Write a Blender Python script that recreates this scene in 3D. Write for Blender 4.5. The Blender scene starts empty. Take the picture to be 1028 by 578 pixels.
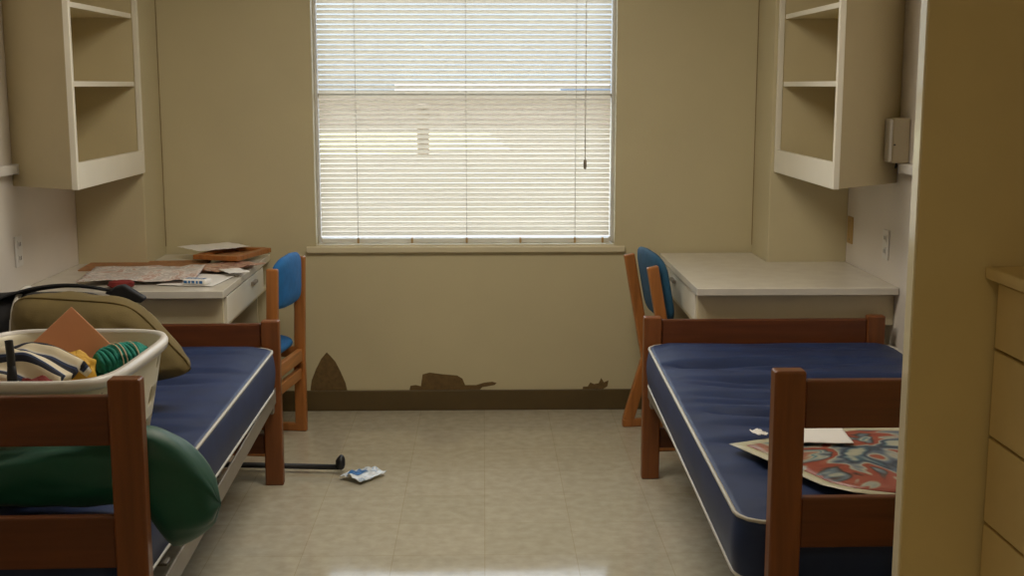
import bpy, bmesh, math, random
from mathutils import Vector, Matrix, noise
random.seed(7)
S = bpy.context.scene
COL = S.collection
R = math.radians

# ------------------------------------------------------------------ materials
def new_mat(name):
    m = bpy.data.materials.new(name); m.use_nodes = True
    nt = m.node_tree
    return m, nt, nt.nodes['Principled BSDF']

def N(nt, t, **kw):
    n = nt.nodes.new(t)
    for k, v in kw.items():
        if k in n.inputs: n.inputs[k].default_value = v
        else: setattr(n, k, v)
    return n

def ramp(nt, fac, stops, interp='LINEAR'):
    r = nt.nodes.new('ShaderNodeValToRGB'); r.color_ramp.interpolation = interp
    e = r.color_ramp.elements
    while len(e) < len(stops): e.new(0.5)
    for el, (p, c) in zip(e, stops):
        el.position = p; el.color = (*c, 1)
    nt.links.new(fac, r.inputs[0]); return r

def srgb(r, g, b):
    f = lambda c: (c/255/12.92) if c/255 <= .04045 else ((c/255+.055)/1.055)**2.4
    return (f(r), f(g), f(b))

def mat(name, col, rough=.5, var=.06, scale=6, bump=0.0, bscale=60, metal=0, spec=.5, stretch=None, sheen=0, coat=0):
    """principled with a soft noise variation of its own colour and optional bump"""
    m, nt, p = new_mat(name)
    p.inputs['Roughness'].default_value = rough
    p.inputs['Metallic'].default_value = metal
    p.inputs['Specular IOR Level'].default_value = spec
    if sheen: p.inputs['Sheen Weight'].default_value = sheen
    if coat:
        p.inputs['Coat Weight'].default_value = coat; p.inputs['Coat Roughness'].default_value = .15
    tc = N(nt, 'ShaderNodeTexCoord'); mp = N(nt, 'ShaderNodeMapping')
    nt.links.new(tc.outputs['Object'], mp.inputs[0])
    if stretch: mp.inputs['Scale'].default_value = stretch
    nz = N(nt, 'ShaderNodeTexNoise', Scale=scale, Detail=4.0)
    nt.links.new(mp.outputs[0], nz.inputs[0])
    lo = tuple(c*(1-var) for c in col); hi = tuple(min(1, c*(1+var)) for c in col)
    r = ramp(nt, nz.outputs['Fac'], [(.3, lo), (.7, hi)])
    nt.links.new(r.outputs[0], p.inputs['Base Color'])
    if bump:
        n2 = N(nt, 'ShaderNodeTexNoise', Scale=bscale, Detail=3.0)
        nt.links.new(mp.outputs[0], n2.inputs[0])
        b = N(nt, 'ShaderNodeBump', Strength=bump, Distance=.01)
        nt.links.new(n2.outputs['Fac'], b.inputs['Height']); nt.links.new(b.outputs[0], p.inputs['Normal'])
    return m

def wood(name, col, rough=.4, axis='Z', var=.25, coat=.0):
    m, nt, p = new_mat(name)
    p.inputs['Roughness'].default_value = rough
    if coat: p.inputs['Coat Weight'].default_value = coat; p.inputs['Coat Roughness'].default_value = .2
    tc = N(nt, 'ShaderNodeTexCoord'); mp = N(nt, 'ShaderNodeMapping')
    sc = {'X': (1.2, 18, 18), 'Y': (18, 1.2, 18), 'Z': (18, 18, 1.2)}[axis]
    mp.inputs['Scale'].default_value = sc
    nt.links.new(tc.outputs['Object'], mp.inputs[0])
    nz = N(nt, 'ShaderNodeTexNoise', Scale=2.2, Detail=6.0, Distortion=.6)
    nt.links.new(mp.outputs[0], nz.inputs[0])
    r = ramp(nt, nz.outputs['Fac'], [(.25, tuple(c*(1-var) for c in col)), (.5, col), (.75, tuple(c*(1+var) for c in col))])
    nt.links.new(r.outputs[0], p.inputs['Base Color'])
    b = N(nt, 'ShaderNodeBump', Strength=.08, Distance=.004)
    nt.links.new(nz.outputs['Fac'], b.inputs['Height']); nt.links.new(b.outputs[0], p.inputs['Normal'])
    return m

M = {}
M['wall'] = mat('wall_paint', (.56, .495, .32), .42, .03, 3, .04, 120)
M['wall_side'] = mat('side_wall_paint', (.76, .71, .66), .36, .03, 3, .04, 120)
M['ceiling'] = mat('ceiling_paint', (.72, .68, .55), .8, .03, 3)
M['cab'] = mat('cabinet_paint', (.60, .52, .33), .45, .03, 5)
M['cab_white'] = mat('cabinet_edge_paint', (.80, .76, .66), .4, .03, 5)
M['laminate'] = mat('desk_laminate', (.66, .62, .55), .18, .04, 14, .02, 200)
M['desk_paint'] = mat('desk_apron_paint', (.64, .57, .40), .4, .04, 5)
M['drawer_white'] = mat('drawer_paint', (.74, .70, .60), .4, .03, 5)
M['base'] = mat('vinyl_baseboard', (.095, .062, .022), .45, .10, 8)
M['peel'] = mat('bare_wall_patch', (.14, .085, .028), .8, .2, 40, .2, 90)
M['caulk'] = mat('old_caulk', (.26, .19, .09), .8, .15, 20)
M['bedwood_z'] = wood('stained_bed_wood_upright', (.195, .062, .016), .38, 'Z')
M['bedwood_x'] = wood('stained_bed_wood_rail', (.122, .034, .009), .38, 'X')
M['chairwood'] = wood('oak_chair_wood', (.36, .135, .035), .38, 'Z')
M['chairwood_x'] = wood('oak_chair_rail_wood', (.42, .17, .05), .38, 'Y')
M['steel'] = mat('painted_steel', (.22, .19, .15), .45, .1, 10, metal=.2)
M['navy'] = mat('navy_ticking', (.017, .032, .098), .52, .18, 9, .05, 400, spec=.35)
M['piping'] = mat('cream_piping', (.52, .50, .45), .5, .05, 20)
M['blue'] = mat('blue_upholstery', (.008, .135, .40), .75, .12, 30, .15, 500)
M['teal'] = mat('teal_upholstery', (.010, .075, .155), .75, .12, 30, .15, 500)
M['slat'] = None
M['white_plastic'] = mat('white_plastic', (.78, .76, .74), .35, .02, 8)
M['tan_plastic'] = mat('tan_plastic', (.50, .33, .13), .4, .05, 8)
M['box_shaded'] = mat('shaded_white_plastic', (.50, .43, .30), .4, .03, 8)  # beige puts the shade on the wall box's camera side into the colour
M['black'] = mat('black_rubber', (.012, .012, .014), .5, .1, 12)
M['black_cloth'] = mat('black_nylon', (.012, .012, .016), .7, .2, 20, .15, 300)
M['olive'] = mat('olive_pillow_cotton', (.165, .12, .042), .85, .15, 7, .12, 300)
M['green'] = mat('green_sateen', (.001, .085, .055), .5, .15, 6, .06, 40, sheen=.15)
M['basket'] = mat('basket_plastic', (.74, .70, .56), .42, .03, 8)
M['orange'] = mat('orange_card', (.78, .36, .20), .7, .05, 10)
M['yellow'] = mat('yellow_cloth', (.60, .34, .03), .7, .15, 14, .15, 60)
M['yarn'] = mat('green_yarn', (.012, .24, .19), .8, .25, 60, .3, 260)
M['ivory'] = mat('ivory_cloth', (.62, .55, .40), .7, .08, 20)
M['red'] = mat('dark_red_cloth', (.20, .02, .018), .8, .2, 12, .15, 60)
M['paper'] = mat('white_paper', (.82, .80, .78), .6, .02, 12)
M['cork'] = mat('brown_board', (.36, .17, .07), .7, .22, 30, .1, 200)
M['closet'] = mat('closet_paint', (.68, .555, .28), .4, .04, 5, .03, 60)
M['closet_lit_edge'] = mat('closet_lit_edge_gloss', (.86, .80, .60), .12, .03, 5, spec=.6, coat=.6)  # paler than the panel: window light on the edge put into the colour
M['dresser'] = mat('dresser_paint', (.70, .54, .25), .4, .05, 5)
M['frame_alu'] = mat('window_aluminium', (.50, .47, .42), .4, .05, 10, metal=.3)
M['fill_metal'] = mat('fill_base_metal', (.7, .68, .62), .4, .03, 8)

def make_slat_mat():
    m, nt, p = new_mat('blind_slat_vinyl')
    nt.nodes.remove(p)
    out = nt.nodes['Material Output']
    d = N(nt, 'ShaderNodeBsdfDiffuse'); d.inputs[0].default_value = (.88, .85, .78, 1)
    t = N(nt, 'ShaderNodeBsdfTranslucent'); t.inputs[0].default_value = (.92, .86, .74, 1)
    mx = N(nt, 'ShaderNodeMixShader'); mx.inputs[0].default_value = .58
    nt.links.new(d.outputs[0], mx.inputs[1]); nt.links.new(t.outputs[0], mx.inputs[2])
    g = N(nt, 'ShaderNodeBsdfGlossy', Roughness=.3); fr = N(nt, 'ShaderNodeFresnel', IOR=1.35)
    m2 = N(nt, 'ShaderNodeMixShader')
    nt.links.new(fr.outputs[0], m2.inputs[0]); nt.links.new(mx.outputs[0], m2.inputs[1]); nt.links.new(g.outputs[0], m2.inputs[2])
    nt.links.new(m2.outputs[0], out.inputs[0]); return m
M['slat'] = make_slat_mat()

def make_glass():
    m, nt, p = new_mat('window_glass'); nt.nodes.remove(p)
    out = nt.nodes['Material Output']
    t = N(nt, 'ShaderNodeBsdfTransparent'); t.inputs[0].default_value = (.93, .95, .96, 1)
    g = N(nt, 'ShaderNodeBsdfGlossy', Roughness=.02); fr = N(nt, 'ShaderNodeFresnel', IOR=1.3)
    mx = N(nt, 'ShaderNodeMixShader')
    nt.links.new(fr.outputs[0], mx.inputs[0]); nt.links.new(t.outputs[0], mx.inputs[1]); nt.links.new(g.outputs[0], mx.inputs[2])
    nt.links.new(mx.outputs[0], out.inputs[0]); return m
M['glass'] = make_glass()

def make_floor():
    m, nt, p = new_mat('waxed_vinyl_tile')
    tc = N(nt, 'ShaderNodeTexCoord')
    br = N(nt, 'ShaderNodeTexBrick', Scale=1.0); br.offset = 0; br.squash = 1
    br.inputs['Brick Width'].default_value = .305; br.inputs['Row Height'].default_value = .305
    br.inputs['Mortar Size'].default_value = .0012; br.inputs['Mortar Smooth'].default_value = .3
    br.inputs['Color1'].default_value = (.475, .43, .335, 1); br.inputs['Color2'].default_value = (.45, .41, .315, 1)
    br.inputs['Mortar'].default_value = (.37, .32, .22, 1)
    nt.links.new(tc.outputs['Object'], br.inputs[0])
    nz = N(nt, 'ShaderNodeTexNoise', Scale=22.0, Detail=6.0); nt.links.new(tc.outputs['Object'], nz.inputs[0])
    rr = ramp(nt, nz.outputs['Fac'], [(.3, (.88, .87, .85)), (.7, (1.08, 1.08, 1.08))])
    mx = N(nt, 'ShaderNodeMix', data_type='RGBA', blend_type='MULTIPLY'); mx.inputs[0].default_value = 1
    nt.links.new(br.outputs['Color'], mx.inputs[6]); nt.links.new(rr.outputs[0], mx.inputs[7])
    nt.links.new(mx.outputs[2], p.inputs['Base Color'])
    n2 = N(nt, 'ShaderNodeTexNoise', Scale=3.0, Detail=4.0); nt.links.new(tc.outputs['Object'], n2.inputs[0])
    r2 = ramp(nt, n2.outputs['Fac'], [(.3, (.05,)*3), (.7, (.10,)*3)])
    nt.links.new(r2.outputs[0], p.inputs['Roughness'])
    b = N(nt, 'ShaderNodeBump', Strength=.02, Distance=.01)
    n3 = N(nt, 'ShaderNodeTexNoise', Scale=5.0, Detail=2.0); nt.links.new(tc.outputs['Object'], n3.inputs[0])
    nt.links.new(n3.outputs['Fac'], b.inputs['Height']); nt.links.new(b.outputs[0], p.inputs['Normal'])
    return m
M['floor'] = make_floor()

def make_print(name, stops, scale, rough=.35, dist=1.5, detail=3.0, border=None):
    """printed paper: noise-warped cells sorted into the colours of the print"""
    m, nt, p = new_mat(name)
    p.inputs['Roughness'].default_value = rough
    tc = N(nt, 'ShaderNodeTexCoord')
    nz = N(nt, 'ShaderNodeTexNoise', Scale=scale, Detail=detail, Distortion=dist)
    nt.links.new(tc.outputs['Object'], nz.inputs[0])
    r = ramp(nt, nz.outputs['Fac'], stops, 'LINEAR')
    nt.links.new(r.outputs[0], p.inputs['Base Color'])
    return m
M['print_poster'] = make_print('poster_print', [
    (.34, (.45, .43, .31)), (.40, (.34, .36, .29)), (.425, (.05, .12, .17)), (.445, (.025, .035, .06)), (.465, (.10, .14, .19)), (.485, (.36, .37, .30)), (.495, (.30, .07, .04)),
    (.53, (.27, .05, .03)), (.54, (.05, .035, .03)), (.555, (.12, .17, .21)), (.57, (.40, .40, .31)), (.585, (.03, .17, .24)), (.60, (.40, .38, .28)), (.63, (.28, .07, .04)), (.68, (.46, .43, .31))], 3.0, .4, .9)
M['poster_edge'] = mat('poster_border', (.50, .47, .33), .4, .06, 12)
M['print_map'] = make_print('crumpled_print', [
    (.32, (.74, .71, .70)), (.43, (.50, .44, .43)), (.50, (.80, .77, .76)), (.60, (.50, .28, .22)), (.66, (.76, .71, .70))], 11, .45, 1.8, 5)
M['print_mag'] = make_print('magazine_print', [
    (.30, (.36, .15, .09)), (.42, (.58, .36, .26)), (.50, (.26, .09, .06)), (.58, (.66, .54, .46)), (.68, (.40, .14, .09))], 11, .35, 1.6, 4)
M['print_packet'] = make_print('packet_print', [
    (.36, (.80, .82, .85)), (.50, (.70, .78, .86)), (.60, (.80, .82, .85)), (.66, (.35, .48, .66)), (.72, (.80, .82, .85))], 22, .3, .6, 2)
M['packet_blue'] = mat('packet_blue_ink', (.02, .14, .40), .3, .1, 30)

def make_stripes():
    m, nt, p = new_mat('striped_towel_cotton')
    p.inputs['Roughness'].default_value = .85
    tc = N(nt, 'ShaderNodeTexCoord'); sx = N(nt, 'ShaderNodeSeparateXYZ'); nt.links.new(tc.outputs['UV'], sx.inputs[0])
    ml = N(nt, 'ShaderNodeMath', operation='MULTIPLY'); ml.inputs[1].default_value = 4.0
    nt.links.new(sx.outputs[1], ml.inputs[0])
    fr = N(nt, 'ShaderNodeMath', operation='FRACT'); nt.links.new(ml.outputs[0], fr.inputs[0])
    r = ramp(nt, fr.outputs[0], [(0, (.80, .72, .56)), (.36, (.012, .014, .03)), (.62, (.03, .05, .13)), (.76, (.72, .70, .66)), (.84, (.80, .72, .56))], 'CONSTANT')
    nt.links.new(r.outputs[0], p.inputs['Base Color']); return m
M['stripes'] = make_stripes()

# ------------------------------------------------------------------ mesh helpers
class MB:
    def __init__(s): s.bm = bmesh.new()
    def box(s, x0, x1, y0, y1, z0, z1, bev=0, seg=2):
        vs = [s.bm.verts.new((x, y, z)) for x in (x0, x1) for y in (y0, y1) for z in (z0, z1)]
        f = [(0,1,3,2), (4,6,7,5), (0,4,5,1), (2,3,7,6), (0,2,6,4), (1,5,7,3)]
        fs = [s.bm.faces.new([vs[i] for i in q]) for q in f]
        if bev:
            es = list({e for q in fs for e in q.edges})
            bmesh.ops.bevel(s.bm, geom=es, offset=bev, segments=seg, affect='EDGES', profile=.5)
        return s
    def prism(s, pts, z0, z1, bev=0, axis='Z'):
        """polygon pts (2-D) extruded between z0 and z1 along axis"""
        def P(a, b, c): return {'Z': (a, b, c), 'Y': (a, c, b), 'X': (c, a, b)}[axis]
        lo = [s.bm.verts.new(P(x, y, z0)) for x, y in pts]; hi = [s.bm.verts.new(P(x, y, z1)) for x, y in pts]
        n = len(pts); fs = [s.bm.faces.new(lo[::-1]), s.bm.faces.new(hi)]
        for i in range(n): fs.append(s.bm.faces.new((lo[i], lo[(i+1) % n], hi[(i+1) % n], hi[i])))
        bmesh.ops.recalc_face_normals(s.bm, faces=fs)
        if bev:
            es = list({e for q in fs for e in q.edges})
            bmesh.ops.bevel(s.bm, geom=es, offset=bev, segments=2, affect='EDGES', profile=.5)
        return s
    def bar(s, a, b, w, d, bev=.004, up=(1, 0, 0)):
        """rectangular bar from a to b; w across 'up', d the other way"""
        a = Vector(a); b = Vector(b); z = (b-a).normalized(); u = Vector(up); u = (u - z*u.dot(z)).normalized(); v = z.cross(u)
        L = []
        for p in (a, b):
            L.append([s.bm.verts.new(p+u*(i*w/2)+v*(j*d/2)) for i, j in ((-1,-1), (1,-1), (1,1), (-1,1))])
        fs = [s.bm.faces.new(L[0][::-1]), s.bm.faces.new(L[1])]
        for i in range(4): fs.append(s.bm.faces.new((L[0][i], L[0][(i+1)%4], L[1][(i+1)%4], L[1][i])))
        if bev:
            es = list({e for q in fs for e in q.edges})
            bmesh.ops.bevel(s.bm, geom=es, offset=bev, segments=2, affect='EDGES', profile=.5)
        return s
    def tube(s, pts, r, n=8, closed=False, rs=None):
        pts = [Vector(p) for p in pts]; k = len(pts); rings = []
        for i, p in enumerate(pts):
            if closed: t = pts[(i+1) % k]-pts[i-1]
            else: t = pts[min(i+1, k-1)]-pts[max(i-1, 0)]
            t.normalize(); u = Vector((0, 0, 1)) if abs(t.z) < .9 else Vector((1, 0, 0))
            u = (u-t*u.dot(t)).normalized(); v = t.cross(u); q = rs[i] if rs else r
            rings.append([s.bm.verts.new(p+(u*math.cos(2*math.pi*j/n)+v*math.sin(2*math.pi*j/n))*q) for j in range(n)])
        for i in range(k if closed else k-1):
            A, B = rings[i], rings[(i+1) % k]
            for j in range(n):
                f = s.bm.faces.new((A[j], A[(j+1)%n], B[(j+1)%n], B[j])); f.smooth = True
        if not closed: s.bm.faces.new(rings[0][::-1]); s.bm.faces.new(rings[-1])
        return s
    def lathe(s, prof, n=24, c=(0, 0, 0), axis='Z'):
        rings = []
        for r, z in prof:
            ring = []
            for j in range(n):
                a = 2*math.pi*j/n; p = (r*math.cos(a), r*math.sin(a), z)
                if axis == 'X': p = (p[2], p[0], p[1])
                ring.append(s.bm.verts.new(Vector(p)+Vector(c)))
            rings.append(ring)
        for A, B in zip(rings, rings[1:]):
            for j in range(n):
                f = s.bm.faces.new((A[j], A[(j+1)%n], B[(j+1)%n], B[j])); f.smooth = True
        s.bm.faces.new(rings[0][::-1]); s.bm.faces.new(rings[-1]); return s
    def grid(s, fn, nu, nv, smooth=True, closed_u=False):
        uvl = s.bm.loops.layers.uv.verify()
        V = [[s.bm.verts.new(fn(i/nu, j/nv)) for j in range(nv+1)] for i in range(nu if closed_u else nu+1)]
        for i in range(nu):
            for j in range(nv):
                q = ((i, j), (i+1, j), (i+1, j+1), (i, j+1))
                vs = [V[a % len(V)][b] for a, b in q]
                f = s.bm.faces.new(vs); f.smooth = smooth
                for l, (a, b) in zip(f.loops, q): l[uvl].uv = (a/nu, b/nv)
        return s
    def done(s, name, m, parent=None, mods=None, recalc=True, autosmooth=False):
        if recalc: bmesh.ops.recalc_face_normals(s.bm, faces=s.bm.faces)
        me = bpy.data.meshes.new(name); s.bm.to_mesh(me); s.bm.free()
        o = bpy.data.objects.new(name, me); COL.objects.link(o)
        for q in (m if isinstance(m, list) else [m]): me.materials.append(q)
        if parent: o.parent = parent
        for md in (mods or []):
            k = o.modifiers.new(md[0].lower(), md[0])
            for a, v in md[1].items(): setattr(k, a, v)
        return o

def thing(name, label, cat, loc=(0, 0, 0), rz=0, group=None):
    o = bpy.data.objects.new(name, None); COL.objects.link(o); o.empty_display_size = .1
    o.location = loc; o.rotation_euler = (0, 0, rz)
    return tag(o, label, cat, group)
def tag(o, label, cat, group=None):
    o['label'] = label; o['category'] = cat
    if group: o['group'] = group
    return o
def struct(o): o['kind'] = 'structure'; return o

# ------------------------------------------------------------------ camera
cam = bpy.data.cameras.new('camera'); co = bpy.data.objects.new('camera', cam); COL.objects.link(co)
F = 1250.0; cam.sensor_width = 36; cam.lens = 36*F/1028; cam.clip_start = .02; cam.clip_end = 300
pitch = math.atan(204/F); yaw = math.atan(29/F*math.cos(pitch))
co.location = (0, 0, 1.55); co.rotation_euler = (math.pi/2-pitch, 0, -yaw)
S.camera = co

# ------------------------------------------------------------------ room shell
XL, XR, YB, YF, ZC = -1.80, 1.63, 5.85, -1.7, 2.60
T = .14
WX0, WX1, WZ0, WZ1 = -.79, .62, .80, 2.32          # window opening
struct(MB().box(XL-T, XR+T, YF-T, YB+T, -.12, 0).done('floor', M['floor']))
struct(MB().box(XL-T, XR+T, YF-T, YB+T, ZC, ZC+.14).done('ceiling', M['ceiling']))
b = MB()
b.box(XL-T, WX0, YB, YB+T, 0, ZC); b.box(WX1, XR+T, YB, YB+T, 0, ZC); b.box(WX0, WX1, YB, YB+T, 0, WZ0); b.box(WX0, WX1, YB, YB+T, WZ1, ZC)
wb = struct(b.done('wall_back', M['wall']))
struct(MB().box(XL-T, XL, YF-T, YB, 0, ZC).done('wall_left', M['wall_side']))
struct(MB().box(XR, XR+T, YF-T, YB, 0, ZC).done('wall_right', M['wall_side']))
struct(MB().box(XL, XR, YF-T, YF, 0, ZC).done('wall_front', M['wall']))
CYF = 5.52
struct(MB().box(XL, -1.495, CYF, YB, 0, ZC, .004).done('wall_back_left', M['wall']))
struct(MB().box(1.275, XR, CYF, YB, 0, ZC, .004).done('wall_back_right', M['wall']))
# vinyl baseboards
def basebd(name, x0, x1, y0, y1):
    return struct(MB().box(x0, x1, y0, y1, 0, .10, .004).done(name, M['base']))
basebd('baseboard_back', -1.495, 1.275, YB-.012, YB)
basebd('baseboard_left', XL, XL+.012, YF, CYF)
basebd('baseboard_right', XR-.012, XR, 2.36, CYF)
# bare patches where the paint has come off, just above the baseboard
def patch(pts, name='bare_patch'):
    o = MB().prism(pts, YB-.0015, YB+.002, axis='Y').done(name, M['peel'], wb); return o
patch([(-.836,.100),(-.828,.150),(-.806,.205),(-.780,.255),(-.753,.287),(-.735,.268),(-.712,.240),(-.688,.190),(-.666,.135),(-.659,.100)])
patch([(-.36,.100),(-.355,.120),(-.33,.124),(-.305,.118),(-.30,.150),(-.296,.176),(-.262,.185),(-.20,.176),(-.13,.170),(-.105,.155),(-.092,.122),(-.04,.122),(0,.134),(.04,.138),(.06,.132),(.05,.122),(-.01,.112),(-.02,.100)])
patch([(.475,.100),(.478,.112),(.50,.112),(.512,.132),(.53,.124),(.552,.128),(.565,.154),(.578,.132),(.60,.142),(.594,.112),(.575,.100)])
# dark caulk lines where the corner chases meet the back wall
for x in (-1.4935, 1.2735):
    MB().box(x-.0018, x+.0018, YB-.004, YB+.001, .80, ZC-.01).done('caulk_line', M['caulk'], wb)

# ------------------------------------------------------------------ window + blind
fy0, fy1 = YB+.075, YB+.125
b = MB()
fw = .014
b.box(WX0, WX0+fw, fy0, fy1, WZ0+.005, WZ1, .003); b.box(WX1-fw, WX1, fy0, fy1, WZ0+.005, WZ1, .003)
b.box(WX0+fw, WX1-fw, fy0, fy1, WZ0+.005, WZ0+.03, .003); b.box(WX0+fw, WX1-fw, fy0, fy1, WZ1-.045, WZ1, .003)
win = struct(b.done('window_1', M['white_plastic']))
MB().box(WX0+fw, WX1-fw, fy0+.005, fy1-.005, 1.490, 1.510, .003).done('meeting_rail', M['frame_alu'], win)
MB().box(WX0+fw, WX1-fw, fy0+.022, fy0+.028, WZ0+.03, 1.490).done('glass_pane', M['glass'], win)
MB().box(WX0+fw, WX1-fw, fy0+.030, fy0+.036, 1.51, WZ1-.045).done('glass_pane', M['glass'], win)
MB().box(WX0-.045, WX1+.05, YB-.022, YB+.0, .768, .797, .004).box(WX0+.002, WX1-.002, YB-.002, fy0, .775, .8035).done('sill', M['desk_paint'], win)

bl = thing('venetian_blind', 'cream horizontal-slat venetian blind lowered over the whole window', 'blind', ((WX0+WX1)/2, YB+.015, WZ0))
hw = (WX1-WX0)/2 - .026
pitch_s = .0228; th = R(43)
b = MB()
z = .055
slat_n = 0
while z < WZ1-WZ0-.05:
    def sl(u, v, z=z):
        x = -hw+2*hw*u; t = (v-.5)*.0255
        crown = .0018*(1-(2*v-1)**2)
        wob = .0003*math.sin(x*3+z*40)
        return Vector((x, t*math.cos(th)-crown*math.sin(th), z+wob+t*math.sin(th)+crown*math.cos(th)))
    b.grid(sl, 10, 4); z += pitch_s; slat_n += 1
b.done('slats', M['slat'], bl, recalc=False)
MB().box(-hw, hw, -.012, .012, .012, .034, .003).done('bottom_rail', M['slat'], bl)
MB().box(-hw-.008, hw+.008, -.018, .018, WZ1-WZ0-.042, WZ1-WZ0-.002, .003).done('headrail', M['white_plastic'], bl)
for px in (359, 413, 468, 522, 577, 605):
    x = (px-485)/F*5.87-((WX0+WX1)/2)
    if px in (359, 468, 577):
        MB().tube([(x, -.014, .03), (x, -.014, WZ1-WZ0-.04)], .0009, 6).tube([(x, .014, .03), (x, .014, WZ1-WZ0-.04)], .0009, 6).done('ladder_cord', M['piping'], bl)
    MB().box(x-.005, x+.005, -.014, .013, .0105, .036, .002).done('rail_clip', M['tan_plastic'], bl)
x = (587-485)/F*5.83-((WX0+WX1)/2)
w = MB().tube([(x, -.026, .40), (x, -.024, WZ1-WZ0-.06)], .0022, 8).done('tilt_wand', M['slat'], bl)
MB().lathe([(.004, 0), (.007, -.004), (.008, -.03), (.005, -.045)], 10, (x, -.026, .405)).done('wand_tip', M['steel'], w)

# ------------------------------------------------------------------ side-wall fittings
def raceway(xw, sx, y0, y1, label):
    t = thing('cable_raceway', label, 'cable cover', (xw, y0, 1.215))
    MB().box(min(0, sx*.032), max(0, sx*.032), 0, y1-y0, 0, .036, .004).done('cover', M['white_plastic'], t)
    MB().box(min(0, sx*.034), max(0, sx*.034), y1-y0, y1-y0+.012, -.002, .038, .003).done('end_cap', M['white_plastic'], t)
raceway(XL, 1, .2, 4.78, 'white cable raceway along the left wall, ending at the left wall cabinet')
raceway(XR, -1, 2.40, 4.76, 'white cable raceway along the right wall, under the small wall box')

def outlet(xw, sx, y, z, label):
    t = thing('outlet_plate', label, 'outlet', (xw, y, z), 0, None)
    MB().box(min(0, sx*.006), max(0, sx*.006), -.037, .037, -.06, .06, .0025).done('plate', M['white_plastic'], t)
    for dz in (-.027, .027):
        s = MB().box(min(sx*.004, sx*.0085), max(sx*.004, sx*.0085), -.017, .017, dz-.016, dz+.016, .002).done('socket', M['white_plastic'], t)
        for dy in (-.0075, .0075):
            MB().box(min(sx*.007, sx*.0092), max(sx*.007, sx*.0092), dy-.0018, dy+.0018, dz-.007, dz+.008).done('slot', M['black'], s)
outlet(XL, 1, 4.815, .915, 'white electrical outlet on the left wall under the cabinet')
outlet(XR, -1, 4.965, .912, 'white electrical outlet on the right wall over the bare desk')
t = thing('switch_plate', 'small tan cover plate on the right wall near the back corner', 'cover plate', (XR, 5.462, .914))
MB().box(-.006, 0, -.037, .037, -.06, .06, .0025).done('plate', M['tan_plastic'], t)
for dz in (-.042, .042): MB().lathe([(.0035, -.0075), (.003, -.006), (.003, -.004)], 8, (0, 0, dz), 'X').done('screw', M['steel'], t)

t = thing('wall_box', 'white plastic box with rounded edges mounted on the right wall above the raceway', 'box', (XR, 4.80, 1.253))
MB().box(-.068, -.0, -.055, .11, 0, .172, .008, 3).done('housing', M['box_shaded'], t)
MB().box(-.080, -.066, -.050, .105, .004, .168, .006, 3).done('front_cover', M['white_plastic'], t)
MB().lathe([(.004, -.002), (.004, .003)], 10, (-.06, -.0552, .07)).done('indicator', M['black'], t)
MB().tube([(-.03, .0, .004), (-.032, .0, -.006), (-.034, .002, -.02), (-.026, .01, -.012)], .004, 8).done('cable', M['black'], t)

# ------------------------------------------------------------------ wall cabinets
def cabinet(sx, xw, xf, yn, ynw, yfar, label):
    """open shelf cabinet on a side wall; sx=+1 on the left wall (opens to +X)"""
    z0, z1 = 1.168, 2.36
    t = thing('wall_cabinet', label, 'cabinet', (xw, yn, z0))
    W = abs(xf-xw); L = yfar-yn; dn = ynw-yn; H = z1-z0; k = .019
    X = lambda v: sx*v
    def quad(pts, za, zb, name, m, bev=.0015):
        return MB().prism([(X(a), c) for a, c in pts], za, zb, bev).done(name, m, t)
    fr = .022
    quad([(0, dn), (W-fr, 0.02), (W-fr, 0.045), (0, dn+.025)], 0, H, 'end_panel', M['cab'])
    quad([(0, L-.02), (W-fr, L-.02), (W-fr, L-.002), (0, L-.002)], 0, H, 'end_panel', M['cab'])
    quad([(0.001, dn+.025), (W-fr, .045), (W-fr, L-.02), (0.001, L-.02)], .004, .004+k, 'bottom_panel', M['cab'])
    quad([(0.001, dn+.025), (W-fr, .045), (W-fr, L-.02), (0.001, L-.02)], H-k, H, 'top_panel', M['cab'])
    quad([(0.001, dn+.026), (.008, dn+.022), (.008, L-.021), (0.001, L-.021)], .024, H-k-.001, 'back_panel', M['cab'], .0005)
    quad([(W-fr, 0), (W, 0), (W, .024), (W-fr, .024)], 0, H, 'stile', M['cab_white'], .002)
    quad([(W-fr, L-.024), (W, L-.024), (W, L-.002), (W-fr, L-.002)], 0, H, 'stile', M['cab_white'], .002)
    quad([(W-fr, .0245), (W, .0245), (W, L-.0245), (W-fr, L-.0245)], 0, .098, 'bottom_rail', M['cab_white'], .002)
    quad([(W-fr, .0245), (W, .0245), (W, L-.0245), (W-fr, L-.0245)], H-.06, H, 'top_rail', M['cab_white'], .002)
    for zs in (.376, .664, .93):
        s = quad([(.009, dn+.028), (W-.03, .05), (W-.03, L-.022), (.009, L-.022)], zs, zs+.018, 'shelf', M['cab'], .001)
        MB().box(min(X(W-.031), X(W-.025)), max(X(W-.031), X(W-.025)), .048, L-.023, zs-.001, zs+.019, .001).done('shelf_edge', M['cab_white'], s)
cabinet(1, XL, -1.485, 4.595, 4.81, CYF, 'open-shelf wall cabinet on the left wall above the littered desk')
cabinet(-1, XR, 1.29, 4.565, 4.88, CYF, 'open-shelf wall cabinet on the right wall above the bare desk')

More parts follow.
